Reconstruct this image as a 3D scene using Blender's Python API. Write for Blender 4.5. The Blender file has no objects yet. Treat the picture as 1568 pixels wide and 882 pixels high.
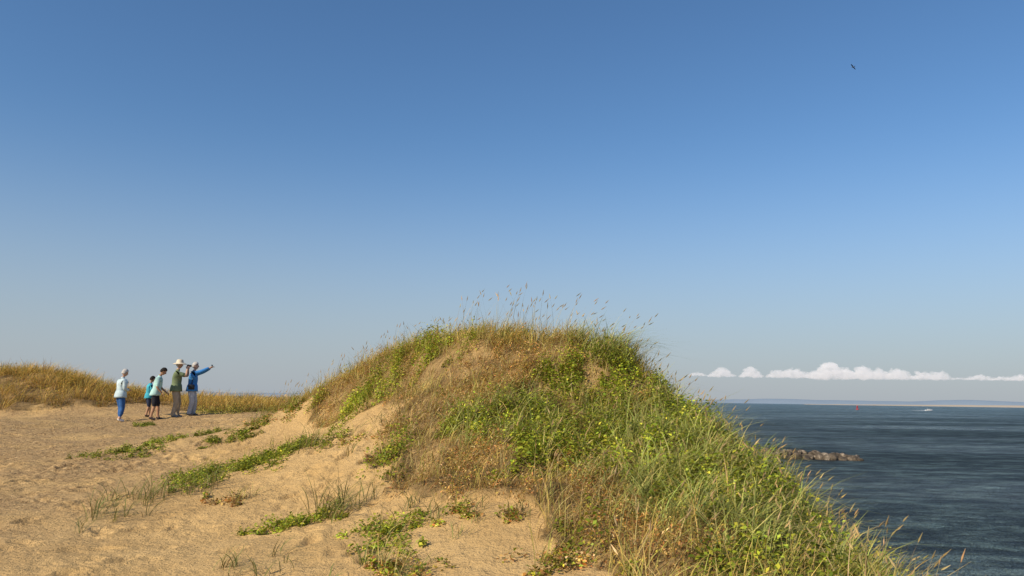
import bpy, bmesh, math, numpy as np, random
from mathutils import Matrix, Vector
sc=bpy.context.scene
rng=np.random.default_rng(7)
def link(o,parent=None):
    sc.collection.objects.link(o)
    if parent: o.parent=parent
    return o
# ---------- noise
def vnoise(x,y,seed=0):
    x=np.asarray(x,float);y=np.asarray(y,float)
    xi=np.floor(x).astype(np.int64);yi=np.floor(y).astype(np.int64);fx=x-xi;fy=y-yi
    fx=fx*fx*(3-2*fx);fy=fy*fy*(3-2*fy)
    def h(a,b):
        n=(a*374761393+b*668265263+seed*974634777)&0xffffffff
        n=((n^(n>>13))*1274126177)&0xffffffff
        return ((n^(n>>16))&0xffff)/65535.
    return (h(xi,yi)*(1-fx)+h(xi+1,yi)*fx)*(1-fy)+(h(xi,yi+1)*(1-fx)+h(xi+1,yi+1)*fx)*fy
def fbm(x,y,s=0,o=4):
    t=0;a=.5
    for i in range(o): t=t+a*vnoise(x*2**i+13.7*i,y*2**i-7.1*i,s+i);a*=.5
    return t
# ---------- terrain
CP=np.array([(-4.5,7,0),(-2.8,7,.01),(-1.03,6.8,.08),(.6,6.3,.21),(1.98,5.8,.3),(3.15,5.6,.25),
(-7.3,11.4,.2),(-4.36,11,.29),(-2.4,10.3,.4),(-1.13,9.6,.57),(.43,8,.44),(1.35,7.6,.4),(2.64,6.9,.4),(3.3,6.9,.35),
(-10.3,16,.43),(-6.8,15.5,.51),(-3.7,13.5,.68),(-1.9,11.3,.85),(.13,9.8,.85),(1.63,9.2,.85),(3.18,9,.80),
(-14.8,23,.85),(-11.5,24,.78),(-9.9,24.5,.89),(-5.2,19,1.09),(-3.7,16.2,1.14),(-2,13.3,1.37),(-.79,11.5,1.2),(.6,11,1.2),(1.88,10.6,1.2),(3,10.6,1.15),
(-1.5,13.8,1.75),(-.9,13,1.7),(.66,12.3,1.7),(1.93,12,1.7),(-2.94,16,1.65),(-4.5,18,1.62),(-3.8,17.4,1.95),(-3.0,17.3,2.32),
(-1.9,16,2.6),(-2.5,16.5,2.45),(-1.05,15,2.58),(-.73,14,2.48),(.73,13.5,2.48),(1.27,13.4,2.5),(1.75,13.2,2.3),(2.56,12.2,1.6),
(0,17,1.9),(-1,20,1.2),(2,17,.5),(-4,21,1.2),(3,20,.3),
(-17.8,30,2.25),(-15.8,30,1.9),(-19.3,30,2.1),(-15.3,32,1.5),(-11.9,32,1.3),(-9.5,30,1.1),(-7.7,28,1.2),(-19,27,1),(-16,27,.95),(-24,31,2.2),(-24,27,1),(-18,36,1.6),(-10,38,1),
(-8,0,-.1),(0,0,0),(5,0,0),(3,3,.1),(-20,10,.2),(-40,0,0),(-40,30,1.5),(-40,60,1),(0,40,.5),(0,60,0),(-20,60,.8),(10,30,0),(8,10,.4),(8,0,0),(-20,-10,0),(8,-10,0)],float)
def tpsfit(P,reg=0.02):
    n=len(P);d=np.hypot(P[:,None,0]-P[None,:,0],P[:,None,1]-P[None,:,1])
    K=np.where(d>0,d*d*np.log(d+1e-9),0)+reg*np.eye(n)
    Q=np.c_[np.ones(n),P[:,:2]]
    return np.linalg.solve(np.block([[K,Q],[Q.T,np.zeros((3,3))]]),np.r_[P[:,2],0,0,0])
W=tpsfit(CP)
def height(x,y):
    x=np.asarray(x,float);y=np.asarray(y,float)
    xb=np.clip(x,-45,14);yb=np.clip(y,-10,62)
    z=W[-3]+W[-2]*xb+W[-1]*yb
    for i in range(len(CP)):
        d2=(xb-CP[i,0])**2+(yb-CP[i,1])**2
        z=z+W[i]*.5*d2*np.log(d2+1e-12)
    xe=np.interp(y,[-10,5,7,9,11,13,15,20,30,45,70],[2.8,2.8,2.9,2.95,2.85,2.45,2,0.5,-3,-7,-60])
    t=(x-xe)
    z=z-1.15*np.log1p(np.exp(np.clip(t*4,-30,30)))/4-1.15*np.where(t*4>30,t-7.5,0)
    return np.maximum(z,-7)
xs=np.r_[np.linspace(-60,-20,40)[:-1],np.linspace(-20,-9,140)[:-1],np.linspace(-9,4.5,380)[:-1],np.linspace(4.5,14,60)]
ys=np.r_[np.linspace(-8,5,40)[:-1],np.linspace(5,16,340)[:-1],np.linspace(16,34,200)[:-1],np.linspace(34,90,80)]
X,Y=np.meshgrid(xs,ys);Z=height(X,Y)
def inpoly(x,y,P):
    r=np.zeros(np.shape(x),bool);n=len(P)
    for i in range(n):
        x1,y1=P[i];x2,y2=P[(i+1)%n]
        if y1==y2: continue
        c=((y1>y)!=(y2>y))&(x<(x2-x1)*(y-y1)/(y2-y1)+x1)
        r^=c
    return r
MOUND=[(-3.9,16.5),(-2.95,14.9),(-2.35,14.2),(-1.75,13.4),(-1.9,12.7),(-1.95,11.3),(-1.45,9.9),(-.95,9.0),(-.3,8.8),(.3,8.1),(.55,7.4),(.75,6.6),(.9,5.6),(1.1,4.3),(7,4.3),(8,20),(3,24),(-5,24),(-5.4,20),(-5.0,18)]
BACK=[(-34,27.2),(-16.9,27.0),(-14.2,27.6),(-12.6,29),(-9.8,26.6),(-7.6,26.3),(-6.6,27.5),(-7,31),(-9,35),(-34,38)]
def onmound(x,y): 
    return inpoly(x+.8*(fbm(x*2,y*2,50)-.47),y+.8*(fbm(x*2+9,y*2,60)-.47),MOUND)
def onback(x,y): return inpoly(x+1.5*(fbm(x*.8,y*.8,52)-.47),y+1.5*(fbm(x*.8,y*.8,62)-.47),BACK)
Z=Z+.10*(fbm(X*.9,Y*.9,3)-.47)+.035*(fbm(X*4,Y*4,9)-.47)
msk=(onmound(X,Y)|onback(X,Y)).astype(float)
Z=Z+msk*.45*(fbm(X*1.5,Y*1.5,123,3)-.44)
left=np.clip((-X-4.2)/2.5,0,1)*np.clip((fbm(X*.5,Y*.5,41)-.3)*5,0,1)
Z=Z+left*.06*(fbm(X*9,Y*9,19,3)-.44)
warp=fbm(X*.8,Y*.8,21)*3
rp=np.clip((fbm(X*.5,Y*.5,33)-.42)*6,0,1)*(1-left)
Z=Z+.007*rp*np.sin((X*.55+Y*.83+warp)*2*math.pi/.2)
def dimple(cx,cy,a,l,wd,dep):
    i0=np.searchsorted(ys,cy-.6);i1=np.searchsorted(ys,cy+.6);j0=np.searchsorted(xs,cx-.6);j1=np.searchsorted(xs,cx+.6)
    xx=X[i0:i1,j0:j1]-cx;yy=Y[i0:i1,j0:j1]-cy
    u=(xx*math.cos(a)+yy*math.sin(a))/l;w=(-xx*math.sin(a)+yy*math.cos(a))/wd
    r2=u*u+w*w
    Z[i0:i1,j0:j1]+=dep*(-np.exp(-r2*1.2)+.45*np.exp(-(np.sqrt(r2)-1.7)**2*4))
for i in range(1200):
    cx=rng.uniform(-14,-1);cy=rng.uniform(7,26)
    if cx>-5 and (cy>14 or rng.uniform()<.5): continue
    dimple(cx,cy,rng.uniform(0,3.14),rng.uniform(.09,.16),rng.uniform(.045,.08),rng.uniform(.015,.055))
path=[(-1.2,8.2),(-2.1,9.8),(-2.5,11.2),(-2.3,12.6),(-1.9,13.6),(-1.5,14.2)]
for i in range(120):
    k=rng.uniform(0,4.99);a=int(k);t=k-a
    cx=path[a][0]*(1-t)+path[a+1][0]*t+rng.normal(0,.35);cy=path[a][1]*(1-t)+path[a+1][1]*t+rng.normal(0,.2)
    dimple(cx,cy,1.5+rng.normal(0,.5),.12,.06,rng.uniform(.012,.04))
def zat(x,y):
    x=np.atleast_1d(np.asarray(x,float));y=np.atleast_1d(np.asarray(y,float))
    j=np.clip(np.searchsorted(xs,x)-1,0,len(xs)-2);i=np.clip(np.searchsorted(ys,y)-1,0,len(ys)-2)
    fx=np.clip((x-xs[j])/(xs[j+1]-xs[j]),0,1);fy=np.clip((y-ys[i])/(ys[i+1]-ys[i]),0,1)
    return (Z[i,j]*(1-fx)+Z[i,j+1]*fx)*(1-fy)+(Z[i+1,j]*(1-fx)+Z[i+1,j+1]*fx)*fy
nx,ny=len(xs),len(ys)
I=(np.arange(ny-1)[:,None]*nx+np.arange(nx-1)[None]).ravel()
def fastmesh(name,V,F,mat,smooth=True,col=None,parent=None):
    me=bpy.data.meshes.new(name);F=np.asarray(F);k=F.shape[1]
    me.vertices.add(len(V));me.vertices.foreach_set("co",np.asarray(V,np.float32).ravel())
    me.loops.add(F.size);me.loops.foreach_set("vertex_index",F.astype(np.int32).ravel())
    me.polygons.add(len(F));me.polygons.foreach_set("loop_start",np.arange(0,F.size,k,dtype=np.int32))
    me.update(calc_edges=True)
    me.polygons.foreach_set("use_smooth",np.full(len(F),smooth))
    if col is not None:
        a=me.color_attributes.new("Col",'FLOAT_COLOR','POINT');a.data.foreach_set("color",np.c_[col,np.ones(len(col))].astype(np.float32).ravel())
    me.materials.append(mat)
    return link(bpy.data.objects.new(name,me),parent)
def newmat(name,col=None,rough=.8,spec=.3):
    m=bpy.data.materials.new(name);m.use_nodes=True;nt=m.node_tree;b=nt.nodes["Principled BSDF"]
    b.inputs["Roughness"].default_value=rough;b.inputs["Specular IOR Level"].default_value=spec
    if col is not None:
        n=nt.nodes.new("ShaderNodeTexNoise");n.inputs["Scale"].default_value=9;n.inputs["Detail"].default_value=4
        tc=nt.nodes.new("ShaderNodeNewGeometry");nt.links.new(tc.outputs["Position"],n.inputs["Vector"])
        r=nt.nodes.new("ShaderNodeValToRGB");nt.links.new(n.outputs["Fac"],r.inputs[0])
        r.color_ramp.elements[0].position=.3;r.color_ramp.elements[1].position=.7
        r.color_ramp.elements[0].color=(*[c*.8 for c in col],1);r.color_ramp.elements[1].color=(*[min(1,c*1.15) for c in col],1)
        nt.links.new(r.outputs[0],b.inputs["Base Color"])
    return m,nt,b
def N(nt,t,**k):
    n=nt.nodes.new(t)
    for a,b in k.items(): setattr(n,a,b)
    return n
def noisen(nt,vec,scale,detail=4,rough=.5):
    n=N(nt,"ShaderNodeTexNoise");n.inputs["Scale"].default_value=scale;n.inputs["Detail"].default_value=detail;n.inputs["Roughness"].default_value=rough
    nt.links.new(vec,n.inputs["Vector"]);return n.outputs["Fac"]
def ramp(nt,fac,stops):
    n=N(nt,"ShaderNodeValToRGB");cr=n.color_ramp
    while len(cr.elements)<len(stops): cr.elements.new(.5)
    for e,(p,c) in zip(cr.elements,stops): e.position=p;e.color=(*c,1)
    nt.links.new(fac,n.inputs[0]);return n.outputs[0]
def mixc(nt,fac,a,b,mode='MIX'):
    n=N(nt,"ShaderNodeMix",data_type='RGBA',blend_type=mode)
    for s,i in ((fac,0),(a,6),(b,7)):
        if hasattr(s,'is_linked'): nt.links.new(s,n.inputs[i])
        else: n.inputs[i].default_value=s if i==0 else (*s,1)
    return n.outputs[2]
# sand material
m,nt,bs=newmat("sand");L=nt.links.new
g=N(nt,"ShaderNodeNewGeometry").outputs["Position"]
c1=ramp(nt,noisen(nt,g,.9,5,.6),[(.3,(.54,.35,.145)),(.7,(.67,.455,.205))])
sp=N(nt,"ShaderNodeSeparateXYZ");L(g,sp.inputs[0])
mr=N(nt,"ShaderNodeMapRange");L(sp.outputs[0],mr.inputs[0]);mr.inputs[1].default_value=-3.6;mr.inputs[2].default_value=-6.5
gm=N(nt,"ShaderNodeMath",operation='MULTIPLY');L(mr.outputs[0],gm.inputs[0])
L(ramp(nt,noisen(nt,g,.6,4,.6),[(.33,(0,0,0)),(.52,(1,1,1))]),gm.inputs[1])
gr=ramp(nt,noisen(nt,g,14,5,.85),[(.36,(.10,.06,.033)),(.45,(.38,.245,.115)),(.58,(.55,.37,.175)),(.70,(.68,.51,.30))])
c2=mixc(nt,gm.outputs[0],c1,gr)
spk=ramp(nt,noisen(nt,g,60,2,.5),[(.30,(.45,.4,.35)),(.38,(1,1,1))])
c3=mixc(nt,.5,c2,spk,'MULTIPLY')
at=N(nt,"ShaderNodeAttribute",attribute_name="Col")
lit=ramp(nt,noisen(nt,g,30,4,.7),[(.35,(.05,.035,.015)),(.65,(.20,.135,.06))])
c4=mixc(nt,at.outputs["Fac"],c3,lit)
L(c4,bs.inputs["Base Color"]);bs.inputs["Roughness"].default_value=.95;bs.inputs["Specular IOR Level"].default_value=.15
b1=N(nt,"ShaderNodeBump");b1.inputs["Distance"].default_value=.08;b1.inputs["Strength"].default_value=.9;L(noisen(nt,g,6,6,.65),b1.inputs["Height"])
b2=N(nt,"ShaderNodeBump");b2.inputs["Distance"].default_value=.035;b2.inputs["Strength"].default_value=.8;L(noisen(nt,g,26,4,.7),b2.inputs["Height"]);L(b1.outputs[0],b2.inputs["Normal"])
L(b2.outputs[0],bs.inputs["Normal"])
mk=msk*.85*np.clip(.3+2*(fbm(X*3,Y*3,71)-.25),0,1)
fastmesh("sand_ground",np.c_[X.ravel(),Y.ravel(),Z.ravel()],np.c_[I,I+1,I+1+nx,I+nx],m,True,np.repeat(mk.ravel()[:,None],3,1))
# ---------- sea
m,nt,bs=newmat("sea_water");L=nt.links.new
g=N(nt,"ShaderNodeNewGeometry").outputs["Position"]
mp=N(nt,"ShaderNodeMapping");L(g,mp.inputs[0]);mp.inputs["Scale"].default_value=(.35,1,1);mp.inputs["Rotation"].default_value=(0,0,.25)
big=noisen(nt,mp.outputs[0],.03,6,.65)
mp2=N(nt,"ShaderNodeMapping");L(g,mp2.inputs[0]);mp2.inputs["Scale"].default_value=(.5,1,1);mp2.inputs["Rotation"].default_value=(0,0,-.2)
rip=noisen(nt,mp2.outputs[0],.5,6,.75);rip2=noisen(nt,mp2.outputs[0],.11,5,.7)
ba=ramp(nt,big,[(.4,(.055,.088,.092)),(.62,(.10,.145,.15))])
ca=mixc(nt,.95,ba,ramp(nt,rip,[(.38,(.25,.28,.33)),(.5,(.9,.9,.9)),(.6,(2.6,2.5,2.4))]),'MULTIPLY')  # wave-crest highlights painted into the base colour as lighter and darker ripples
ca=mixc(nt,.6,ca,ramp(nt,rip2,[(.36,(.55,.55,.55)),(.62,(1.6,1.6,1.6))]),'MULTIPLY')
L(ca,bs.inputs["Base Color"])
bs.inputs["IOR"].default_value=1.33;bs.inputs["Specular IOR Level"].default_value=.45
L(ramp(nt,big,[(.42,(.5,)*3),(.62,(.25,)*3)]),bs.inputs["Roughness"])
b1=N(nt,"ShaderNodeBump");b1.inputs["Distance"].default_value=1.4;b1.inputs["Strength"].default_value=1;L(rip,b1.inputs["Height"])
b2=N(nt,"ShaderNodeBump");b2.inputs["Distance"].default_value=.4;b2.inputs["Strength"].default_value=1;L(noisen(nt,mp2.outputs[0],2.0,4,.7),b2.inputs["Height"]);L(b1.outputs[0],b2.inputs["Normal"])
L(b2.outputs[0],bs.inputs["Normal"])
S=30000
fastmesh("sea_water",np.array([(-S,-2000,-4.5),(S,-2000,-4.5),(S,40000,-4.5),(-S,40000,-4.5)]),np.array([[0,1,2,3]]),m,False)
def strip(name,x0,x1,y,hf,n,col,depth):
    m,nt,bs=newmat(name,col,1,0)
    x=np.linspace(x0,x1,n);h=hf(x)
    V=np.r_[np.c_[x,np.full(n,y),np.full(n,-5.)],np.c_[x,np.full(n,y+depth*.3),h*.8],np.c_[x,np.full(n,y+depth),h]]
    a=np.arange(n-1);F=np.r_[np.c_[a,a+1,a+1+n,a+n],np.c_[a+n,a+1+n,a+1+2*n,a+2*n]]
    return fastmesh(name,V,F,m)
strip("distant_hills",-14000,17000,22000,lambda x:np.clip(60+260*(fbm(x/4200+5,x*0,4,5)-.32)*1.2,5,400)*np.interp(x,[-14000,-9000,-1000,4000,17000],[.9,.9,.6,.8,1]),500,(.24,.31,.40),900)  # hazy blue base colour: aerial haze painted into the hills
strip("distant_beach",3300,9500,9000,lambda x:np.interp(x,[3300,4300,5200,6500,9500],[-4,4,14,18,20])+8*fbm(x/200,x*0,8),300,(.46,.40,.33),200)
# ---------- clouds
def clouds():
    bm=bmesh.new();R=random.Random(11);D=12000;px=D/1220
    for cx,w,h in [(1068,30,6),(1105,38,15),(1150,32,17),(1190,30,13),(1214,50,16),(1240,24,11),(1272,60,27),(1296,34,16),(1322,40,21),(1345,40,17),(1374,40,18),(1412,44,13),(1436,36,14),(1470,30,4),(1500,44,9),(1532,34,7),(1560,40,10)]:
        X0=(cx-784)*px
        for i in range(int(50+w*3)):
            u=R.uniform(-1,1);env=(1-abs(u)**1.7)*R.uniform(.75,1.1)
            rr=R.uniform(.07,.2)*h*px*(.6+env*.5)+4
            zz=400+R.uniform(0,1)**1.2*max(0,env*h*px-rr)
            bmesh.ops.create_icosphere(bm,subdivisions=1,radius=1,matrix=Matrix.Translation((X0+u*w*px*.5,D+R.uniform(-1,1)*110,zz))@Matrix.Diagonal((rr*1.4,rr*2.2,rr,1)))
    me=bpy.data.meshes.new("clouds");bm.to_mesh(me);bm.free()
    o=link(bpy.data.objects.new("clouds",me))
    r=o.modifiers.new("r",'REMESH');r.mode='VOXEL';r.voxel_size=8
    for s,k in ((60,22),(22,22)):
        t=bpy.data.textures.new("cl",'CLOUDS');t.noise_scale=s;t.noise_depth=3
        d=o.modifiers.new("d",'DISPLACE');d.texture=t;d.strength=k;d.mid_level=.5;d.texture_coords='GLOBAL'
    me2=bpy.data.meshes.new_from_object(o.evaluated_get(bpy.context.evaluated_depsgraph_get()))
    o.modifiers.clear();o.data=me2
    m=bpy.data.materials.new("cloud_vapour");m.use_nodes=True;nt=m.node_tree;L=nt.links.new
    out=nt.nodes["Material Output"];nt.nodes.remove(nt.nodes["Principled BSDF"])
    vs=N(nt,"ShaderNodeVolumeScatter");vs.inputs["Color"].default_value=(1,.96,.95,1);vs.inputs["Density"].default_value=.0042
    em=N(nt,"ShaderNodeEmission");em.inputs[0].default_value=(1,.90,.89,1);em.inputs[1].default_value=.0017  # added glow in place of sunlight scattered repeatedly inside the cloud
    ad=N(nt,"ShaderNodeAddShader");L(vs.outputs[0],ad.inputs[0]);L(em.outputs[0],ad.inputs[1]);L(ad.outputs[0],out.inputs["Volume"])
    me2.materials.clear();me2.materials.append(m)
clouds()
# ---------- foliage material
def foliage(name,trans=.3,rough=.55):
    m,nt,bs=newmat(name);L=nt.links.new
    at=N(nt,"ShaderNodeAttribute",attribute_name="Col")
    L(at.outputs["Color"],bs.inputs["Base Color"]);bs.inputs["Roughness"].default_value=rough;bs.inputs["Specular IOR Level"].default_value=.25
    tl=N(nt,"ShaderNodeBsdfTranslucent");L(at.outputs["Color"],tl.inputs[0])
    mx=N(nt,"ShaderNodeMixShader");mx.inputs[0].default_value=trans
    L(bs.outputs[0],mx.inputs[1]);L(tl.outputs[0],mx.inputs[2]);L(mx.outputs[0],nt.nodes["Material Output"].inputs[0])
    return m
grassmat=foliage("grass_blades",.3);leafmat=foliage("leaves",.32,.5)
WIND=np.array([.9,.35])
def blades(P,Ln,Wd,wind=.25,spread=.35,droop=.25,cb=None,ct=None,outd=None,k=4):
    n=len(P);a=rng.uniform(0,2*math.pi,n)
    d=np.c_[np.cos(a),np.sin(a)]*spread*rng.uniform(.2,1.2,n)[:,None]+WIND*wind*rng.uniform(.3,1.3,n)[:,None]
    if outd is not None: d=d+outd
    dl=np.linalg.norm(d,axis=1)+1e-6;dh=d/dl[:,None]
    b=rng.uniform(0,2*math.pi,n);wv=np.c_[np.cos(b),np.sin(b),np.zeros(n)]*.5+np.c_[-dh[:,1],dh[:,0],np.zeros(n)]
    wv/=np.linalg.norm(wv,axis=1)[:,None]
    dr=droop*rng.uniform(.2,1.6,n)
    V=np.zeros((n,k+1,2,3));C=np.zeros((n,k+1,2,3))
    for i in range(k+1):
        s=i/k
        h=dl*s*.55+dl*s*s*.6+dr*s**2.5*.8
        v=s*np.sqrt(np.clip(1-(dl*.6)**2,.2,1))-dr*s**2.4*.75
        c=P.copy();c[:,:2]+=dh*(h*Ln)[:,None];c[:,2]+=v*Ln
        w=Wd*(.65+.7*s if s<.5 else (1-s)*1.8+.12)*.5
        V[:,i,0]=c-wv*w[:,None];V[:,i,1]=c+wv*w[:,None]
        col=cb*(1-s)+ct*s
        C[:,i,0]=col;C[:,i,1]=col
    q=(np.arange(n)*2*(k+1))[:,None]+(np.arange(k)*2)[None];q=q.ravel()
    return V.reshape(-1,3),np.c_[q,q+1,q+3,q+2],C.reshape(-1,3),V[:,k].mean(1)
def leaves(P,size,asp,col,up=.8,outv=None):
    n=len(P);nr=rng.normal(size=(n,3));nr[:,2]=np.abs(nr[:,2])+up
    if outv is not None: nr+=outv
    nr/=np.linalg.norm(nr,axis=1)[:,None]
    t=np.cross(nr,rng.normal(size=(n,3)));t/=np.linalg.norm(t,axis=1)[:,None]
    b=np.cross(nr,t);s=size[:,None]
    V=np.stack([P,P+t*s*.5+b*s*asp*.5+nr*s*.12,P+t*s,P+t*s*.5-b*s*asp*.5+nr*s*.12],1)
    C=np.repeat(col[:,None],4,1);q=np.arange(n)*4
    return V.reshape(-1,3),np.c_[q,q+1,q+2,q+3],C.reshape(-1,3)
class Acc:
    def __init__(s): s.V=[];s.F=[];s.C=[];s.n=0
    def add(s,V,F,C,*r): s.V.append(V);s.F.append(F+s.n);s.C.append(C);s.n+=len(V)
    def make(s,name,mat):
        return fastmesh(name,np.concatenate(s.V),np.concatenate(s.F),mat,True,np.concatenate(s.C))
def pal(cols,n,jit=.18,wts=None):
    cols=np.array(cols);i=rng.choice(len(cols),n,p=wts)
    return cols[i]*np.exp(rng.normal(0,jit,(n,1)))*np.exp(rng.normal(0,.05,(n,3)))
GREEN=[(.38,.41,.035),(.28,.35,.03),(.48,.46,.045),(.19,.26,.025),(.36,.42,.045)]
RUST=[(.56,.27,.08),(.47,.21,.065),(.58,.37,.13),(.48,.35,.08),(.60,.43,.20),(.42,.34,.06)]
GOLD=[(.72,.50,.15),(.66,.47,.12),(.55,.47,.10),(.72,.55,.24)]
BLUEG=[(.27,.33,.08),(.37,.41,.10),(.20,.26,.07),(.50,.47,.13)]
BROWN=[(.34,.20,.085),(.46,.30,.13),(.28,.155,.065)]
def gauss(x,y,L): 
    t=0
    for a,b,r in L: t=t+np.exp(-((x-a)**2+(y-b)**2*.6)/r**2)
    return t
ZG=[(.6,12,.8),(1.3,10.2,.8),(-1.5,10.9,.6),(1.6,12.6,.6),(2.6,8.8,.8),(2.6,7.1,.9),(.5,9.9,.6),(-1.8,15.3,.5),(-3,15.6,.4),(2.7,10.4,.8),(1.9,6,.6),(2.0,11.3,.6),(.2,11.2,.6),(1.9,8.6,.6)]
ZR=[(-.9,12,.9),(0,9.5,.6),(-.6,10.2,.5),(.75,8.2,.6),(1.3,6.6,.5),(-.3,13,.8),(-2.6,16.3,1.0),(.1,13.2,.8),(1.3,7.5,.5),(1.1,12.9,.5),(1.0,11.0,.4),(-3.8,17.2,.6)]
ZT=[(1.7,9.8,.8),(2.5,9,.8),(.2,11.2,.6),(1.8,8.2,.6),(1.6,13.2,.4),(2.5,11.3,.8),(2.3,7.2,.6),(-.6,11.4,.5)]
def cand(n,x0,x1,y0,y1,test):
    x=rng.uniform(x0,x1,n);y=rng.uniform(y0,y1,n);k=test(x,y);return x[k],y[k]
def zones(x,y):
    nz=fbm(x*1.6,y*1.6,80);n2=fbm(x*1.6,y*1.6,90)
    g=gauss(x,y,ZG)*1.1+3.6*(nz-.42);r=gauss(x,y,ZR)*1.2+3.4*(n2-.45);return g,r,gauss(x,y,ZT)
def clumps(acc,cx,cy,rad,hgt,nl,size,cols,asp=.6,up=.8,base=0.,cj=.2):
    for a in range(len(cx)):
        n=int(nl[a]);d=rng.normal(size=(n,3));d/=np.linalg.norm(d,axis=1)[:,None];d[:,2]=np.abs(d[:,2])
        r=rng.uniform(.2,1,n)**.5*rng.uniform(.8,1.2,n)
        px=cx[a]+d[:,0]*r*rad[a];py=cy[a]+d[:,1]*r*rad[a]
        P=np.c_[px,py,zat(px,py)+base+d[:,2]*r*hgt[a]]
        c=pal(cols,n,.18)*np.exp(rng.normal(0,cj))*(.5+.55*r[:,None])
        acc.add(*leaves(P,size*rng.uniform(.6,1.3,n),asp,c,up,d*.6))
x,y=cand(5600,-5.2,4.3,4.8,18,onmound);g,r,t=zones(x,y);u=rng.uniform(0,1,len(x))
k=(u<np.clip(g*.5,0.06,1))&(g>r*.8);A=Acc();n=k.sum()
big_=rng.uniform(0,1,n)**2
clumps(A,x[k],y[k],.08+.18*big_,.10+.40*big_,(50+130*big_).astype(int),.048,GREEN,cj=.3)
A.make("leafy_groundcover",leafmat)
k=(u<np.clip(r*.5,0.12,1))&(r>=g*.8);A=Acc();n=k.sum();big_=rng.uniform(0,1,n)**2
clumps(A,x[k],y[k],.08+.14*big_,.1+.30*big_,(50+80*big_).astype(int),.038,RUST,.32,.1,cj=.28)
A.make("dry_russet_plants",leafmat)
def tufts(acc,cx,cy,nb,L0,L1,w0,w1,cb,ct,rad=.07,wind=.3,spread=.4,droop=.3,jit=.18,k=4):
    n=int(np.sum(nb));ci=np.repeat(np.arange(len(cx)),nb)
    o=rng.normal(0,rad,(n,2));px=cx[ci]+o[:,0];py=cy[ci]+o[:,1]
    P=np.c_[px,py,zat(px,py)-.01];ls=rng.uniform(.75,1.25,len(cx))[ci]
    shade=np.exp(rng.normal(0,.2,len(cx)))[ci][:,None]
    return acc.add(*blades(P,rng.uniform(L0,L1,n)*ls,rng.uniform(w0,w1,n),wind,spread,droop,pal(cb,n,jit)*shade*.8,pal(ct,n,jit)*shade,o*2.5,k))
x,y=cand(7500,-5.2,4.3,4.6,18,onmound);g,r,t=zones(x,y);u=rng.uniform(0,1,len(x))
edge=np.clip((3.3-x)/1.0,.35,1)
A=Acc()
k=u<np.clip(t*.5-.03,0,.5)*np.clip(edge+.2,0,1);tufts(A,x[k],y[k],rng.integers(10,24,k.sum()),.3,.68,.007,.013,BLUEG,[(.46,.48,.13),(.66,.60,.20),(.41,.46,.11)],.06,.35,.65,.65)
k=(u>.45)&(rng.uniform(0,1,len(x))<.65*edge);tufts(A,x[k],y[k],rng.integers(6,13,k.sum()),.18,.5,.004,.009,[(.37,.35,.08),(.48,.34,.12)],GOLD+[(.48,.49,.11)],.09,.28,.5,.35)
k=(x>2.4)&(u<.4)&(y<10.5);tufts(A,x[k],y[k],rng.integers(5,14,k.sum()),.15,.42,.005,.010,[(.38,.39,.09)],GOLD+[(.46,.48,.13),(.40,.46,.12)],.1,.15,.5,.35)
A.make("dune_grass",grassmat)
A=Acc();x,y=cand(55000,-5.2,4.3,4.6,18,onmound)
n=len(x);A.add(*blades(np.c_[x,y,zat(x,y)-.005],rng.uniform(.05,.18,n),rng.uniform(.004,.009,n),.3,.9,.3,pal(BROWN,n)*.8,pal(RUST+GOLD,n)*.9,None,3))
A.make("dead_grass_thatch",grassmat)
def stalks(acc,x,y,L0,L1,wind=.25,spread=.2,head=.11,hw=.016,droop=.12):
    n=len(x);P=np.c_[x,y,zat(x,y)];L=rng.uniform(L0,L1,n);cs=pal([(.44,.38,.15),(.5,.38,.18)],n)
    V,F,C,tip=blades(P,L,np.full(n,.006),wind,spread,droop,cs,cs,None,6)
    acc.add(V,F,C)
    Vr=V.reshape(n,7,2,3).mean(2);d=Vr[:,6]-Vr[:,5];d/=np.linalg.norm(d,axis=1)[:,None]
    hc=pal([(.60,.45,.22),(.54,.40,.18)],n)
    for ax in (np.array([1,0,0]),np.array([0,1,0])):
        b=np.cross(d,ax);b/=np.linalg.norm(b,axis=1)[:,None]
        s=Vr[:,6]-d*.02;hl=head*rng.uniform(.7,1.2,n)[:,None]
        VV=np.stack([s-b*.002,s+b*.002,s+d*hl*.35+b*hw*.5,s+d*hl*.35-b*hw*.5,s+d*hl+b*.001,s+d*hl-b*.001],1).reshape(-1,3)
        q=np.arange(n)*6;FF=np.r_[np.c_[q,q+1,q+2,q+3],np.c_[q+3,q+2,q+4,q+5]]
        acc.add(VV,FF,np.repeat(hc,6,0))
A=Acc()
cr=lambda n,a,b:(lambda x:(x,np.interp(x,[-5,-3.5,-1.9,-.7,.7,1.7,2.6],[18.3,17.5,16.4,14.6,13.9,13.6,12.4])+rng.normal(0,.35,len(x))))(rng.uniform(a,b,n))
x,y=cr(60,-1.1,.7);stalks(A,x,y,.4,1.1,.25,.3)
x,y=cr(55,-3.4,-1);stalks(A,x,y,.25,.6,.2,.3)
x,y=cr(30,-5.2,-3.2);stalks(A,x,y,.3,.65,.15)
x,y=cr(45,.7,2.1);stalks(A,x,y,.35,.85,.5,.3)
x,y=cr(16,2.1,3);stalks(A,x,y,.3,.55,.3)
x,y=cand(300,2.2,3.6,4.9,11,onmound);stalks(A,x,y,.2,.58,.15,.4,.09)
x,y=cand(600,-4,3,6,14,onmound);stalks(A,x,y,.25,.55,.25,.3,.09)
x,y=rng.uniform(-6.2,-4.6,14),rng.uniform(18,20,14);stalks(A,x,y,.5,1.0,.1,.15)
A.make("seed_head_stalks",grassmat)
A=Acc()
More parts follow.
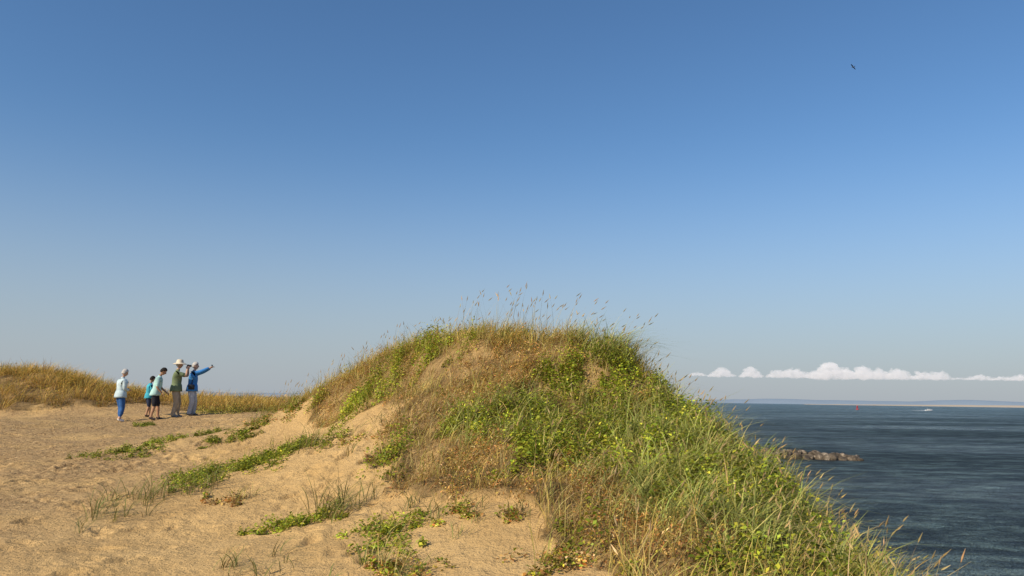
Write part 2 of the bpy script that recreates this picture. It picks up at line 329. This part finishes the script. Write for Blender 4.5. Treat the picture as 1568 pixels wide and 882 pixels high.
x,y=cr(420,-4.9,2.6);tufts(A,x,y,rng.integers(6,16,420),.18,.48,.005,.009,[(.39,.35,.07),(.50,.34,.11)],GOLD+[(.48,.48,.1)],.09,.3,.5,.3)
x,y=cr(28,1.0,1.9);tufts(A,x,y,rng.integers(12,22,28),.4,.8,.006,.010,BLUEG,[(.35,.42,.12),(.50,.50,.18)],.06,.8,.3,.7,k=6)
x,y=cr(26,-.9,.5);tufts(A,x,y,rng.integers(8,16,26),.3,.55,.005,.009,BLUEG,GOLD,.06,.6,.3,.5,k=6)
A.make("crest_grass",grassmat)
A=Acc();x,y=cand(2600,-30,-6.5,26,37,onback)
tufts(A,x,y,rng.integers(12,22,len(x)),.3,.66,.009,.016,[(.46,.30,.07),(.50,.29,.08)],[(.76,.50,.12),(.68,.40,.10),(.56,.44,.1),(.44,.36,.08)],.14,.25,.35,.25,.22,3)
k=rng.uniform(0,1,len(x))<.2
A.make("background_dune_grass",grassmat)
A=Acc();n=k.sum();clumps(A,x[k],y[k],rng.uniform(.2,.4,n),rng.uniform(.2,.5,n),rng.integers(40,80,n),.07,[(.46,.32,.05),(.54,.30,.08),(.28,.26,.05)],.5,cj=.35)
x=rng.uniform(-10.2,-7.2,60);y=rng.uniform(25.6,27.6,60);clumps(A,x,y,rng.uniform(.2,.35,60),rng.uniform(.15,.35,60),np.full(60,60),.06,[(.38,.38,.06),(.5,.42,.1)],.4)
A.make("background_shrubs",leafmat)
# ---------- small plants on the sand
def patch(pts,rad,n,hgt=.14,cols=GREEN,size=.042,grass=0,name="groundcover_patch",cl=7):
    pts=np.array(pts,float);A=Acc();n0=max(3,n//cl)
    k=rng.uniform(0,max(len(pts)-1,1e-3),n0);i=np.minimum(k.astype(int),max(len(pts)-2,0));t=(k-i)[:,None]
    c0=pts[i]*(1-t)+pts[np.minimum(i+1,len(pts)-1)]*t+rng.normal(0,rad*.5,(n0,2))
    c=c0[rng.integers(0,n0,n)]+rng.normal(0,.15,(n,2))
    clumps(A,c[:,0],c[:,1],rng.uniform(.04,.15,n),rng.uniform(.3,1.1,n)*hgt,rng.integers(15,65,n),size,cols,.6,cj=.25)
    if grass:
        gi=rng.integers(0,n,grass);tufts(A,c[gi,0],c[gi,1],rng.integers(2,7,grass),.15,.42,.005,.009,BLUEG,GOLD,.05,.3,.5,.35)
    A.make(name,leafmat)
GD=[(.24,.29,.03),(.30,.33,.035),(.16,.22,.025),(.36,.33,.05)]
patch([(-7.9,14.5),(-7.3,15.3),(-7.07,16.7),(-6.6,18.1)],.5,110,cols=GD,cl=5)
patch([(-5.95,15.7),(-5.4,16.6)],.35,45,cols=GD,cl=4)
patch([(-5.6,17.4),(-4.9,17.4),(-4.4,17.2)],.45,50,grass=14,cols=GD+RUST[:1],cl=5)
patch([(-4.4,11.3),(-4.2,12.2),(-3.95,13.1),(-3.3,13.6)],.85,250,.2,grass=26,cols=GD+GREEN,cl=5)
patch([(-2.55,8.95),(-2.25,9.05),(-1.95,9.2)],.22,38,.15,grass=5)
patch([(-1.3,8.4),(-1.2,8.0),(-1.3,7.5)],.17,32,.13,grass=4)
patch([(-1.0,8.5),(-.8,8.6)],.12,7,.1)
patch([(-1.1,7.2),(-.7,7.1),(-.3,7.0)],.28,22,.12,GREEN+RUST,grass=12)
patch([(-.65,8.4),(-.3,8.4),(.1,8.2)],.25,14,.12,GREEN+RUST,grass=6)
patch([(.15,7.7),(.35,7.1),(.5,6.7)],.25,18,.12,GREEN+RUST+RUST,grass=8)
patch([(-11.2,22.7),(-10.6,22.4),(-9.8,22.6)],.25,22,.14,cols=GD)
patch([(-3.45,10.3)],.1,7,.13,RUST,grass=4)
patch([(-2.6,12.6),(-2.0,12.2)],.25,7,.08,GREEN+RUST,grass=3)
def tuft(x,y,n,rad,L0,L1,wind=.3,nm="beach_grass_tuft"):
    A=Acc();cx=x+rng.normal(0,rad,n);cy=y+rng.normal(0,rad*1.3,n)
    tufts(A,cx,cy,rng.integers(4,12,n),L0,L1,.006,.012,[(.16,.18,.05),(.22,.23,.06),(.25,.17,.06)],[(.42,.33,.12),(.29,.30,.09),(.2,.23,.07)],.04,wind,.6,.5,k=5)
    A.make(nm,grassmat)
for a in [(-4.75,10.9,12,.28,.2,.48),(-4.8,10.3,10,.28,.15,.42),(-4.8,9.7,8,.2,.2,.42),(-4.3,11.2,8,.25,.2,.45),(-3.4,10.4,4,.08,.12,.3),(-1.95,9.2,11,.12,.25,.6),(-1.7,9.3,4,.1,.2,.4),
 (-2.25,7.6,5,.15,.12,.35),(-2.1,7.3,4,.15,.12,.3),(-.95,7.3,7,.2,.15,.35),(-3.2,12.9,12,.3,.25,.55),(-2.7,12.4,5,.2,.15,.38),(-.3,8.1,4,.2,.1,.25),(-6.0,18.3,6,.5,.2,.5),(-5.1,18.6,8,.5,.25,.55),(-3.9,16.0,10,.4,.2,.45),(-2.0,13.0,5,.2,.15,.35),(-.75,8.9,6,.25,.15,.35),(.2,8.1,5,.2,.12,.3)]: tuft(*a)
# ---------- rocks
def rocks():
    bm=bmesh.new();R=random.Random(3)
    for i in range(300):
        t=R.uniform(0,1)**.8;x=18+t*21;wd=2.6*(1-t*.6);y=90+R.uniform(-1,1)*wd+2*math.sin(t*3)
        z=-4.6+(1.6*(1-t)**.55)*(1-abs(y-90-2*math.sin(t*3))/wd*.7)*R.uniform(.4,1)
        s=R.uniform(.28,.75)
        r=bmesh.ops.create_icosphere(bm,subdivisions=2,radius=1)
        mt=Matrix.Translation((x,y,z))@Matrix.Rotation(R.uniform(0,6),4,'Z')@Matrix.Rotation(R.uniform(0,6),4,'X')@Matrix.Diagonal((s*R.uniform(.8,1.3),s,s*R.uniform(.5,.8),1))
        pl=[Vector((R.gauss(0,1),R.gauss(0,1),R.gauss(0,1))).normalized() for _ in range(9)]
        for v in r['verts']:
            c=v.co.normalized()
            for q in pl:
                d=c.dot(q)
                if d>.72: c=c-q*(d-.72)
            v.co=mt@c
    me=bpy.data.meshes.new("rock_jetty");bm.to_mesh(me);bm.free();o=link(bpy.data.objects.new("rock_jetty",me))
    m,nt,bs=newmat("rock");g=N(nt,"ShaderNodeNewGeometry").outputs["Position"]
    c=ramp(nt,noisen(nt,g,1.1,5,.7),[(.38,(.05,.04,.03)),(.55,(.14,.11,.08)),(.70,(.45,.38,.30))])
    nt.links.new(c,bs.inputs["Base Color"]);bs.inputs["Roughness"].default_value=.9
    me.materials.append(m)
rocks()
# ---------- generic builders
def lathe(prof,n=20):
    prof=np.array(prof,float);k=len(prof);a=np.linspace(0,2*math.pi,n,endpoint=False)
    V=np.stack([np.outer(prof[:,0],np.cos(a)),np.outer(prof[:,0],np.sin(a)),np.repeat(prof[:,1][:,None],n,1)],2).reshape(-1,3)
    F=[(i*n+j,i*n+(j+1)%n,(i+1)*n+(j+1)%n,(i+1)*n+j) for i in range(k-1) for j in range(n)]
    return V,np.array(F)
def tube(pts,rad,n=8):
    pts=[Vector(p) for p in pts];V=[];F=[]
    for i,p in enumerate(pts):
        d=(pts[min(i+1,len(pts)-1)]-pts[max(i-1,0)]).normalized()
        a=d.cross(Vector((0,1,.13))).normalized();b=d.cross(a)
        for j in range(n):
            t=2*math.pi*j/n;V.append(tuple(p+(a*math.cos(t)+b*math.sin(t))*rad[i]))
    for i in range(len(pts)-1):
        for j in range(n): F.append((i*n+j,i*n+(j+1)%n,(i+1)*n+(j+1)%n,(i+1)*n+j))
    k=len(pts);V+= [tuple(pts[0]),tuple(pts[-1])]
    for j in range(n):
        F.append((k*n,(j+1)%n,j,j));F.append((k*n+1,(k-1)*n+j,(k-1)*n+(j+1)%n,(k-1)*n+(j+1)%n))
    return np.array(V),F
def pymesh(name,parts,mats,parent=None,smooth=True):
    V=[];F=[];MI=[]
    for v,f,mi in parts:
        o=len(V);V+=[tuple(q) for q in v]
        for q in f:
            q=list(dict.fromkeys(int(i)+o for i in q))
            if len(q)>2: F.append(q);MI.append(mi)
    me=bpy.data.meshes.new(name);me.from_pydata(V,[],F)
    for mm in mats: me.materials.append(mm)
    me.polygons.foreach_set("material_index",MI);me.polygons.foreach_set("use_smooth",[smooth]*len(F));me.update()
    return link(bpy.data.objects.new(name,me),parent)
def ball(c,r,seg=14,ring=10,fn=None):
    V=[];F=[]
    for i in range(ring+1):
        th=math.pi*i/ring
        for j in range(seg):
            ph=2*math.pi*j/seg;p=Vector((math.sin(th)*math.cos(ph),math.sin(th)*math.sin(ph),math.cos(th)))
            if fn: p=fn(p)
            V.append((c[0]+p.x*r[0],c[1]+p.y*r[1],c[2]+p.z*r[2]))
    for i in range(ring):
        for j in range(seg): F.append((i*seg+j,(i+1)*seg+j,(i+1)*seg+(j+1)%seg,i*seg+(j+1)%seg))
    return V,F
def box(c,s,R=None):
    V=[];
    for z in (-1,1):
        for x,y in ((-1,-1),(1,-1),(1,1),(-1,1)):
            v=Vector((x*s[0]/2,y*s[1]/2,z*s[2]/2))
            if R: v=R@v
            V.append(tuple(v+Vector(c)))
    return V,[(3,2,1,0),(4,5,6,7),(0,1,5,4),(1,2,6,5),(2,3,7,6),(3,0,4,7)]
# ---------- people
skinm=newmat("skin",(.50,.30,.20),.6)[0];skin2=newmat("skin_tan",(.40,.23,.14),.6)[0]
eyew=newmat("eye_white",(.75,.75,.72),.3)[0];dark=newmat("dark_eye",(.02,.015,.012),.3)[0];lip=newmat("lips",(.38,.14,.11),.5)[0]
blk=newmat("black_plastic",(.015,.015,.017),.4)[0]
def ik(a,b,l1,l2,pole):
    d=b-a;D=min(d.length,(l1+l2)*.995);d=d.normalized();x=(l1*l1-l2*l2+D*D)/(2*D);h=math.sqrt(max(l1*l1-x*x,0))
    p=(pole-d*pole.dot(d)).normalized();return a+d*x+p*h,a+d*D
def hand(name,parent,wrist,dirv,nrm,s,mat,curl=1.):
    X=dirv.normalized();Zv=(nrm-X*nrm.dot(X)).normalized();Yv=Zv.cross(X)
    T=lambda x,y,z:tuple(wrist+(X*x+Yv*y+Zv*z)*s)
    parts=[];V,F=ball((.045,0,0),(.052,.042,.016),12,8,lambda p:Vector((math.copysign(abs(p.x)**.7,p.x),math.copysign(abs(p.y)**.7,p.y),p.z)))
    parts.append(([T(*v) for v in V],F,0))
    for y,l in ((-.030,.062),(-.010,.074),(.010,.070),(.029,.055)):
        P=[T(.07,y*.9,0),T(.085+l*.2,y*1.05,-.002*curl),T(.085+l*.6,y*1.1,-.014*curl),T(.085+l*.85,y*1.1,-.03*curl)]
        parts.append((*tube(P,[.0092*s,.0088*s,.008*s,.006*s],6),0))
    P=[T(.02,-.03,0),T(.045,-.055,-.006),T(.07,-.064,-.014),T(.088,-.06,-.022)]
    parts.append((*tube(P,[.012*s,.011*s,.0095*s,.007*s],6),0))
    return pymesh(name,parts,[mat],parent)
def person(name,x,y,yaw,H,top,bottom,shoe,hairc,skin,lean=0,hl=None,hr=None,fl=(.03,.09),fr=(-.03,-.09),sleeve='long',legs='long',headyaw=0,headpitch=0,hat=None,hairlen=0,hscale=1,build=1.,curl=1.):
    e=bpy.data.objects.new(name,None);e.empty_display_size=.2;link(e);e.location=(x,y,float(zat(x,y)[0]));e.rotation_euler=(0,0,yaw)
    d=Vector((math.sin(lean),0,math.cos(lean)));pz=.505*H;pel=Vector((-math.sin(lean)*.06*H,0,pz))
    V=[];Rr=[];E=[];lab=[]
    def add(p,r,par=None,l=1):
        V.append(Vector(p));Rr.append(r*H*build if l!=0 else r*H)
        if par is not None: E.append((par,len(V)-1));lab.append(l)
        return len(V)-1
    a0=add(pel,.080);a1=add(pel+d*.09*H,.076,a0,1);a2=add(pel+d*.19*H,.084,a1,1);a2b=add(pel+d*.262*H,.064,a2,1);a3=add(pel+d*.305*H,.042,a2b,1)
    a4=add(pel+d*.328*H,.033,a3,0);nk=pel+d*.36*H+Vector((.012*H,0,0));a5=add(nk,.032,a4,0)
    wr={}
    for sg,tg in ((1,hl),(-1,hr)):
        sh=pel+d*.268*H+Vector((0,sg*.1*H,0))
        tgt=Vector(tg)*H
        el,wrist=ik(sh,tgt,.165*H,.145*H,Vector((-.6,sg*.5,-1)))
        s0=add(sh,.040,a2b,1)
        if sleeve=='long':
            s1=add(el,.033,s0,1);s2=add(wrist-(wrist-el)*.1,.026,s1,1);s3=add(wrist,.017,s2,0)
        else:
            q=sh+(el-sh)*.72;s1=add(q,.037,s0,1);s1b=add(q+(el-sh)*.05,.026,s1,0);s2=add(el,.0245,s1b,0);s3=add(wrist,.016,s2,0)
        wr[sg]=(el,wrist)
    for sg,ft in ((1,fl),(-1,fr)):
        hp=pel+Vector((0,sg*.05*H,-.03*H));an=Vector((ft[0]*H,ft[1]*H*.62,.045*H))
        kn,an=ik(hp,an,.2185*H,.2185*H,Vector((1,sg*.1,0)))
        h0=add(hp,.060,a0,2);h1=add(hp+(kn-hp)*.5,.052,h0,2)
        if legs=='long':
            h2=add(kn,.042,h1,2);h3=add(kn+(an-kn)*.85,.036,h2,2);h4=add(an,.024,h3,0)
        elif legs=='crop':
            h2=add(kn,.043,h1,2);h3=add(kn+(an-kn)*.62,.038,h2,2);h3=add(kn+(an-kn)*.66,.026,h3,0);h4=add(an,.022,h3,0)
        else:
            q=kn+(hp-kn)*.12;h2=add(q,.05,h1,2);h2b=add(q+(kn-hp)*.04,.034,h2,0);h3=add(kn+(an-kn)*.35,.033,h2b,0);h4=add(an,.021,h3,0)
        t1=add(an+Vector((.03*H,0,-.02*H)),.025,h4,3);add(an+Vector((.095*H,sg*.01*H,-.028*H)),.018,t1,3)
        add(an+Vector((-.02*H,0,-.022*H)),.022,h4,3)
    me=bpy.data.meshes.new(name+"_body");me.from_pydata([tuple(v) for v in V],E,[])
    o=bpy.data.objects.new("body",me);link(o)
    sk=o.modifiers.new("s",'SKIN');sk.use_smooth_shade=True
    if len(me.skin_vertices)==0:
        bpy.context.view_layer.objects.active=o
        for q in bpy.context.selected_objects: q.select_set(False)
        o.select_set(True);bpy.ops.mesh.customdata_skin_add()
    sv=me.skin_vertices[0].data
    for i,rv in enumerate(Rr):
        sv[i].radius=(rv,rv);sv[i].use_root=(i==0)
    ss=o.modifiers.new("u",'SUBSURF');ss.levels=2;ss.render_levels=2
    dg=bpy.context.evaluated_depsgraph_get();dg.update()
    m2=bpy.data.meshes.new_from_object(o.evaluated_get(dg));o.modifiers.clear();o.data=m2
    m2.materials.clear()
    for mm in (skin,top,bottom,shoe): m2.materials.append(mm)
    nP=len(m2.polygons);c=np.zeros(nP*3);m2.polygons.foreach_get("center",c);c=c.reshape(-1,3)
    best=np.full(nP,9.);li=np.zeros(nP,int)
    for (i,j),l in zip(E,lab):
        A=np.array(V[i]);B=np.array(V[j]);ab=B-A;t=np.clip(((c-A)@ab)/(ab@ab),0,1)
        dd=np.linalg.norm(c-A-t[:,None]*ab,axis=1)/(Rr[i]*(1-t)+Rr[j]*t)
        k=dd<best;best[k]=dd[k];li[k]=l
    sd=(c-np.array(pel))@np.array(d);rad_=np.hypot(c[:,0]-pel.x-sd*d.x,c[:,1])
    ctr=((li==1)|(li==2))&(np.abs(sd)<.12*H)&(rad_<.125*H)
    li[ctr&(sd<=-.01*H)]=2;li[ctr&(sd>-.01*H)]=1
    m2.polygons.foreach_set("material_index",li.astype(np.int32));m2.polygons.foreach_set("use_smooth",np.ones(nP,bool));m2.update()
    o.parent=e
    hb=H*build;pr=[(.07,.085),(.080,.06),(.086,.02),(.090,-.02),(.093,-.05),(.089,-.05)]
    Vh,Fh=lathe(pr,26)
    Vh=[tuple(pel+d*(v[2]*H+.002*H*math.sin(7*math.atan2(v[1],v[0])))+Vector((v[0]*hb*1.02,v[1]*hb*1.22,0))) for v in Vh]
    pymesh("shirt_hem",[(Vh,Fh,0)],[top],e)
    hs=H*.92*hscale;hd=bpy.data.objects.new("head_pivot",None);link(hd,e);hd.location=nk;hd.rotation_euler=(0,headpitch,headyaw)
    def hf(p):
        z=p.z;k=1-.32*max(0,-z)**1.6;x=p.x*k+(.10*max(0,-z) if p.x>0 else 0);y=p.y*k*(1-.04*abs(z))
        if p.x>.75: x-=.06
        return Vector((x,y,z))
    c=(.012*hs,0,.062*hs);r=(.056*hs,.046*hs,.07*hs);P=[]
    P.append((*ball(c,r,24,18,hf),0))
    q=lambda a,b,g:(c[0]+a*r[0],c[1]+b*r[1],c[2]+g*r[2])
    P.append((*tube([q(.86,0,.08),q(.94,0,-.1),q(1.07,0,-.24),q(.9,0,-.3)],[.004*hs,.006*hs,.008*hs,.006*hs],8),0))
    for sg in (1,-1):
        P.append((*ball(q(.84,sg*.36,.03),(.006*hs,.0085*hs,.005*hs),10,8),1));P.append((*ball(q(.92,sg*.36,.03),(.003*hs,.004*hs,.004*hs),8,6),2))
        P.append((*tube([q(.82,sg*.55,.2),q(.89,sg*.36,.25),q(.91,sg*.18,.2)],[.0012*hs,.002*hs,.0015*hs],6),2))
        P.append((*ball(q(-.02,sg*1.0,-.04),(.011*hs,.005*hs,.018*hs),10,8),0))
    P.append((*ball(q(.88,0,-.52),(.004*hs,.013*hs,.003*hs),10,6),3))
    pymesh("head",P,[skin,eyew,dark,lip],hd)
    V2,F2=ball(c,tuple(v*1.12 for v in r),28,20,hf);zmin=-.35-hairlen
    rr=random.Random(len(name));V2=[tuple(Vector(v)+Vector((rr.uniform(-1,1),rr.uniform(-1,1),rr.uniform(-1,1)))*.003*hs) for v in V2]
    keep=[]
    for fcs in F2:
        m_=sum((Vector(V2[i]) for i in fcs),Vector())/4;a=(m_.x-c[0])/r[0];g=(m_.z-c[2])/r[2]
        if g>zmin*(1 if a<.1 else .2) and (a<.35 or g>.52): 
            if not (abs(a)<.3 and g<.2): keep.append(fcs)
    ho=pymesh("hair",[(V2,keep,0)],[hairc],hd)
    so=ho.modifiers.new("t",'SOLIDIFY');so.thickness=.006*hs;so.offset=0
    if hat:
        V3,F3=lathe([(.0,.072),(.03,.072),(.052,.062),(.06,.03),(.063,.012),(.085,.004),(.118,-.012),(.121,-.016),(.117,-.017),(.085,-.001),(.06,.006)],28)
        V3=V3*hs*1.08;V3[:,0]+=c[0];V3[:,2]+=c[2]+.03*hs
        pymesh("sun_hat",[(V3,F3,0)],[hat],hd)
    for sg,nm in ((1,"hand_l"),(-1,"hand_r")):
        el,w_=wr[sg];dv_=(w_-el).normalized();hand(nm,e,w_-dv_*.01,dv_,Vector((0,0,1)) if abs(dv_.z)<.8 else Vector((0,sg,0)),H/1.75,skin,curl)
    return e,nk,wr
T=lambda n,c:newmat(n,c,.85,.2)[0]
grayhair=T("gray_hair",(.5,.48,.46));blackhair=T("black_hair",(.02,.017,.015))
white=T("white_canvas",(.72,.7,.68));darkshoe=T("dark_shoe",(.06,.05,.05))
rad=math.radians
person("woman_in_pale_jacket",-11.72,24.2,rad(50),1.58,T("pale_jacket",(.48,.60,.65)),T("blue_jeans",(.04,.12,.33)),white,grayhair,skinm,lean=.06,hl=(.13,.05,.60),hr=(.13,-.03,.60),fl=(.03,.09),fr=(-.02,-.09),legs='crop',headpitch=.15,build=1.15,hscale=1.08)
person("child_in_teal_shirt",-11.55,25.7,rad(40),1.3,T("teal_shirt",(.06,.38,.5)),T("navy_shorts",(.03,.04,.08)),darkshoe,blackhair,skin2,lean=.08,hl=(.12,.08,.50),hr=(.10,-.12,.48),fl=(.06,.08),fr=(-.05,-.08),sleeve='short',legs='short',headpitch=.2,hscale=1.12)
person("boy_in_mint_shirt",-10.75,24.4,rad(15),1.6,T("mint_shirt",(.42,.66,.64)),T("black_shorts",(.02,.022,.03)),darkshoe,blackhair,skin2,lean=.18,hl=(.17,.08,.52),hr=(.12,-.10,.50),fl=(.05,.09),fr=(-.06,-.09),sleeve='short',legs='short',headpitch=.45,hscale=1.08,build=1.05)
def held(e,wr,H,sz,name,extra=0,up=.02):
    m_=(wr[1][1]+wr[-1][1])/2;dd=((wr[1][1]-wr[1][0])+(wr[-1][1]-wr[-1][0])).normalized();c=m_+dd*.085*H/1.75+Vector((0,0,up))
    P=[(*box(c,sz,Matrix.Rotation(-.15,3,'Y')),0)]
    if extra: P.append((*tube([c+Vector((.01,0,0)),c+Vector((.1,0,0))],[.035,.032],12),0))
    o=pymesh(name,P,[blk],e,False);b=o.modifiers.new("b",'BEVEL');b.width=.003
e,nk,wr=person("man_in_sun_hat",-10.38,24.95,rad(15),1.76,T("olive_shirt",(.17,.22,.12)),T("khaki_trousers",(.42,.34,.24)),T("gray_shoe",(.25,.24,.23)),grayhair,skinm,lean=.03,hl=(.17,.05,.86),hr=(.17,-.05,.86),fl=(.03,.1),fr=(-.02,-.1),sleeve='short',legs='long',hat=T("straw_hat",(.66,.58,.45)),build=1.12)
held(e,wr,1.76,(.05,.12,.08),"camera_held",1,.0)
e,nk,wr=person("man_in_blue_jacket",-9.98,25.2,rad(8),1.68,T("blue_jacket",(.05,.22,.55)),T("light_gray_trousers",(.45,.46,.48)),T("brown_shoe",(.2,.14,.1)),grayhair,skinm,lean=.05,hl=(.30,.05,.90),hr=(.30,-.05,.90),fl=(.03,.1),fr=(-.02,-.1),headpitch=-.08,build=1.12,hscale=1.08)
held(e,wr,1.68,(.012,.17,.09),"phone",0,.02)
pymesh("waist_bag",[(*ball((.02,-.2,.90),(.1,.05,.08),12,8,lambda p:Vector([math.copysign(abs(q)**.5,q) for q in p])),0),(*tube([(.02,-.2,.97),(.03,-.17,1.1),(.06,-.11,1.28),(.0,.02,1.44)],[.012]*4,6),0)],[blk],e)
# ---------- buoy
red=T("buoy_red",(.55,.03,.03));wh=T("boat_white",(.8,.8,.8))
b=bpy.data.objects.new("channel_buoy",None);link(b);b.location=(431,1000,-4.5)
V,F=lathe([(0,-.6),(1.5,-.6),(1.6,.5),(1.4,.8),(.25,.9),(0,.9)],20);P=[(V,F,0)]
for i in range(4):
    a=math.pi/4+i*math.pi/2;P.append((*tube([(1.1*math.cos(a),1.1*math.sin(a),.8),(.45*math.cos(a),.45*math.sin(a),4.2)],[.1,.08],6),0))
P.append((*box((0,0,3),(1.2,.1,2.2)),0));P.append((*box((0,0,3),(.1,1.2,2.2)),0))
V,F=lathe([(0,5.6),(.5,4.6),(.5,4.2),(0,4.2)],12);P.append((V,F,0));pymesh("float_and_tower",P,[red],b,False)
# ---------- boat
b=bpy.data.objects.new("motor_boat",None);link(b);b.location=(520,1000,-4.5);b.rotation_euler=(0,0,.1)
st=[(-4.5,1.4,-.2,1.0),(-2,1.6,-.2,1.05),(1,1.5,-.2,1.2),(3.2,.9,-.1,1.45),(4.8,.06,.4,1.75)];V=[];F=[]
for x,w_,z0,z1 in st: V+=[(x,-w_,z1),(x,-w_*.75,z0),(x,w_*.75,z0),(x,w_,z1)]
for i in range(4):
    for j in range(3): F.append((i*4+j,i*4+j+1,i*4+j+5,i*4+j+4))
    F.append((i*4+3,i*4,i*4+4,i*4+7))
F.append((0,1,2,3));P=[(V,F,0),(*box((-.3,0,1.6),(3,2.1,.9)),0),(*box((-.3,0,2.12),(3.4,2.3,.12)),0),(*box((-.3,0,1.75),(3.02,2.12,.4)),1),(*tube([(-1,0,2.1),(-1,0,3.2)],[.05,.03],6),0)]
pymesh("hull_and_cabin",P,[wh,blk],b,False)
n=40;x=np.linspace(-5,-22,n);wv=1.2+np.linspace(0,2.2,n);hz=.35*np.exp(-np.linspace(0,3,n))+.05
V=np.r_[np.c_[x,-wv,np.full(n,.02)],np.c_[x,wv*0,hz+.15*rng.uniform(0,1,n)],np.c_[x,wv,np.full(n,.02)]];a=np.arange(n-1)
fastmesh("wake_foam",V,np.r_[np.c_[a,a+1,a+1+n,a+n],np.c_[a+n,a+1+n,a+1+2*n,a+2*n]],T("foam",(.7,.74,.76)),True,None,b)
# ---------- bird
P=[(*ball((0,0,0),(.2,.06,.055),14,10,lambda p:Vector((p.x,p.y*(1-.4*abs(p.x)),p.z*(1-.4*abs(p.x))))),0),(*ball((.2,0,.02),(.05,.035,.035),10,8),0),(*tube([(.24,0,.02),(.29,0,.01)],[.012,.003],6),0),
 ([(-.15,-.03,0),(-.15,.03,0),(-.32,.07,0),(-.32,-.07,0)],[(0,1,2,3)],0)]
for s_ in (1,-1):
    P.append(([(.08,s_*.04,.02),(-.08,s_*.04,.02),(.11,s_*.28,.12),(-.06,s_*.28,.12),(.02,s_*.6,.03),(-.07,s_*.58,.03)],[(0,1,3,2),(2,3,5,4)],0))
bd=pymesh("seabird",P,[T("bird_feathers",(.10,.09,.08))]);bd.location=(37.9,85,39.1);bd.rotation_euler=(.5,.1,2.2);bd.scale=(.75,.75,.75)
# ---------- camera
p=math.atan(171/1220);r=.0145
f=Vector((0,math.cos(p),math.sin(p)));r0=Vector((1,0,0));u0=Vector((0,-math.sin(p),math.cos(p)))
R=r0*math.cos(r)+u0*math.sin(r);U=-r0*math.sin(r)+u0*math.cos(r)
cam=bpy.data.objects.new("camera",bpy.data.cameras.new("camera"));link(cam)
M=Matrix((R,U,-f)).transposed().to_4x4();M.translation=(0,0,1.6);cam.matrix_world=M
cam.data.sensor_width=36;cam.data.lens=28.01;cam.data.clip_end=90000;sc.camera=cam
# ---------- light
SAZ=math.radians(229);SEL=math.radians(34)
w=bpy.data.worlds.new("World");sc.world=w;w.use_nodes=True
nt=w.node_tree;L=nt.links.new;sk=nt.nodes.new("ShaderNodeTexSky");sk.sky_type='NISHITA';sk.sun_disc=False
sk.sun_elevation=SEL;sk.sun_rotation=SAZ;sk.air_density=1.0;sk.dust_density=.4;sk.ozone_density=4
tc=N(nt,"ShaderNodeTexCoord");sp=N(nt,"ShaderNodeSeparateXYZ");L(tc.outputs["Generated"],sp.inputs[0])
hs=N(nt,"ShaderNodeHueSaturation");hs.inputs["Saturation"].default_value=1.12;hs.inputs["Value"].default_value=1.03;L(sk.outputs[0],hs.inputs["Color"])
mr=N(nt,"ShaderNodeMapRange",interpolation_type='SMOOTHERSTEP');L(sp.outputs[2],mr.inputs[0]);mr.inputs[1].default_value=-.10;mr.inputs[2].default_value=.36;mr.inputs[3].default_value=1;mr.inputs[4].default_value=0
hz=mixc(nt,mr.outputs[0],hs.outputs[0],(3.15,3.5,3.95))
L(hz,nt.nodes["Background"].inputs[0]);nt.nodes["Background"].inputs[1].default_value=.12
sc.view_settings.view_transform='Standard';sc.view_settings.look='None'
s=bpy.data.lights.new("sun",'SUN');s.energy=5.0;s.angle=.009;s.color=(1,.86,.64);so=link(bpy.data.objects.new("sun",s))
dv=Vector((math.sin(SAZ)*math.cos(SEL),math.cos(SAZ)*math.cos(SEL),math.sin(SEL)))
so.rotation_euler=dv.to_track_quat('Z','Y').to_euler()
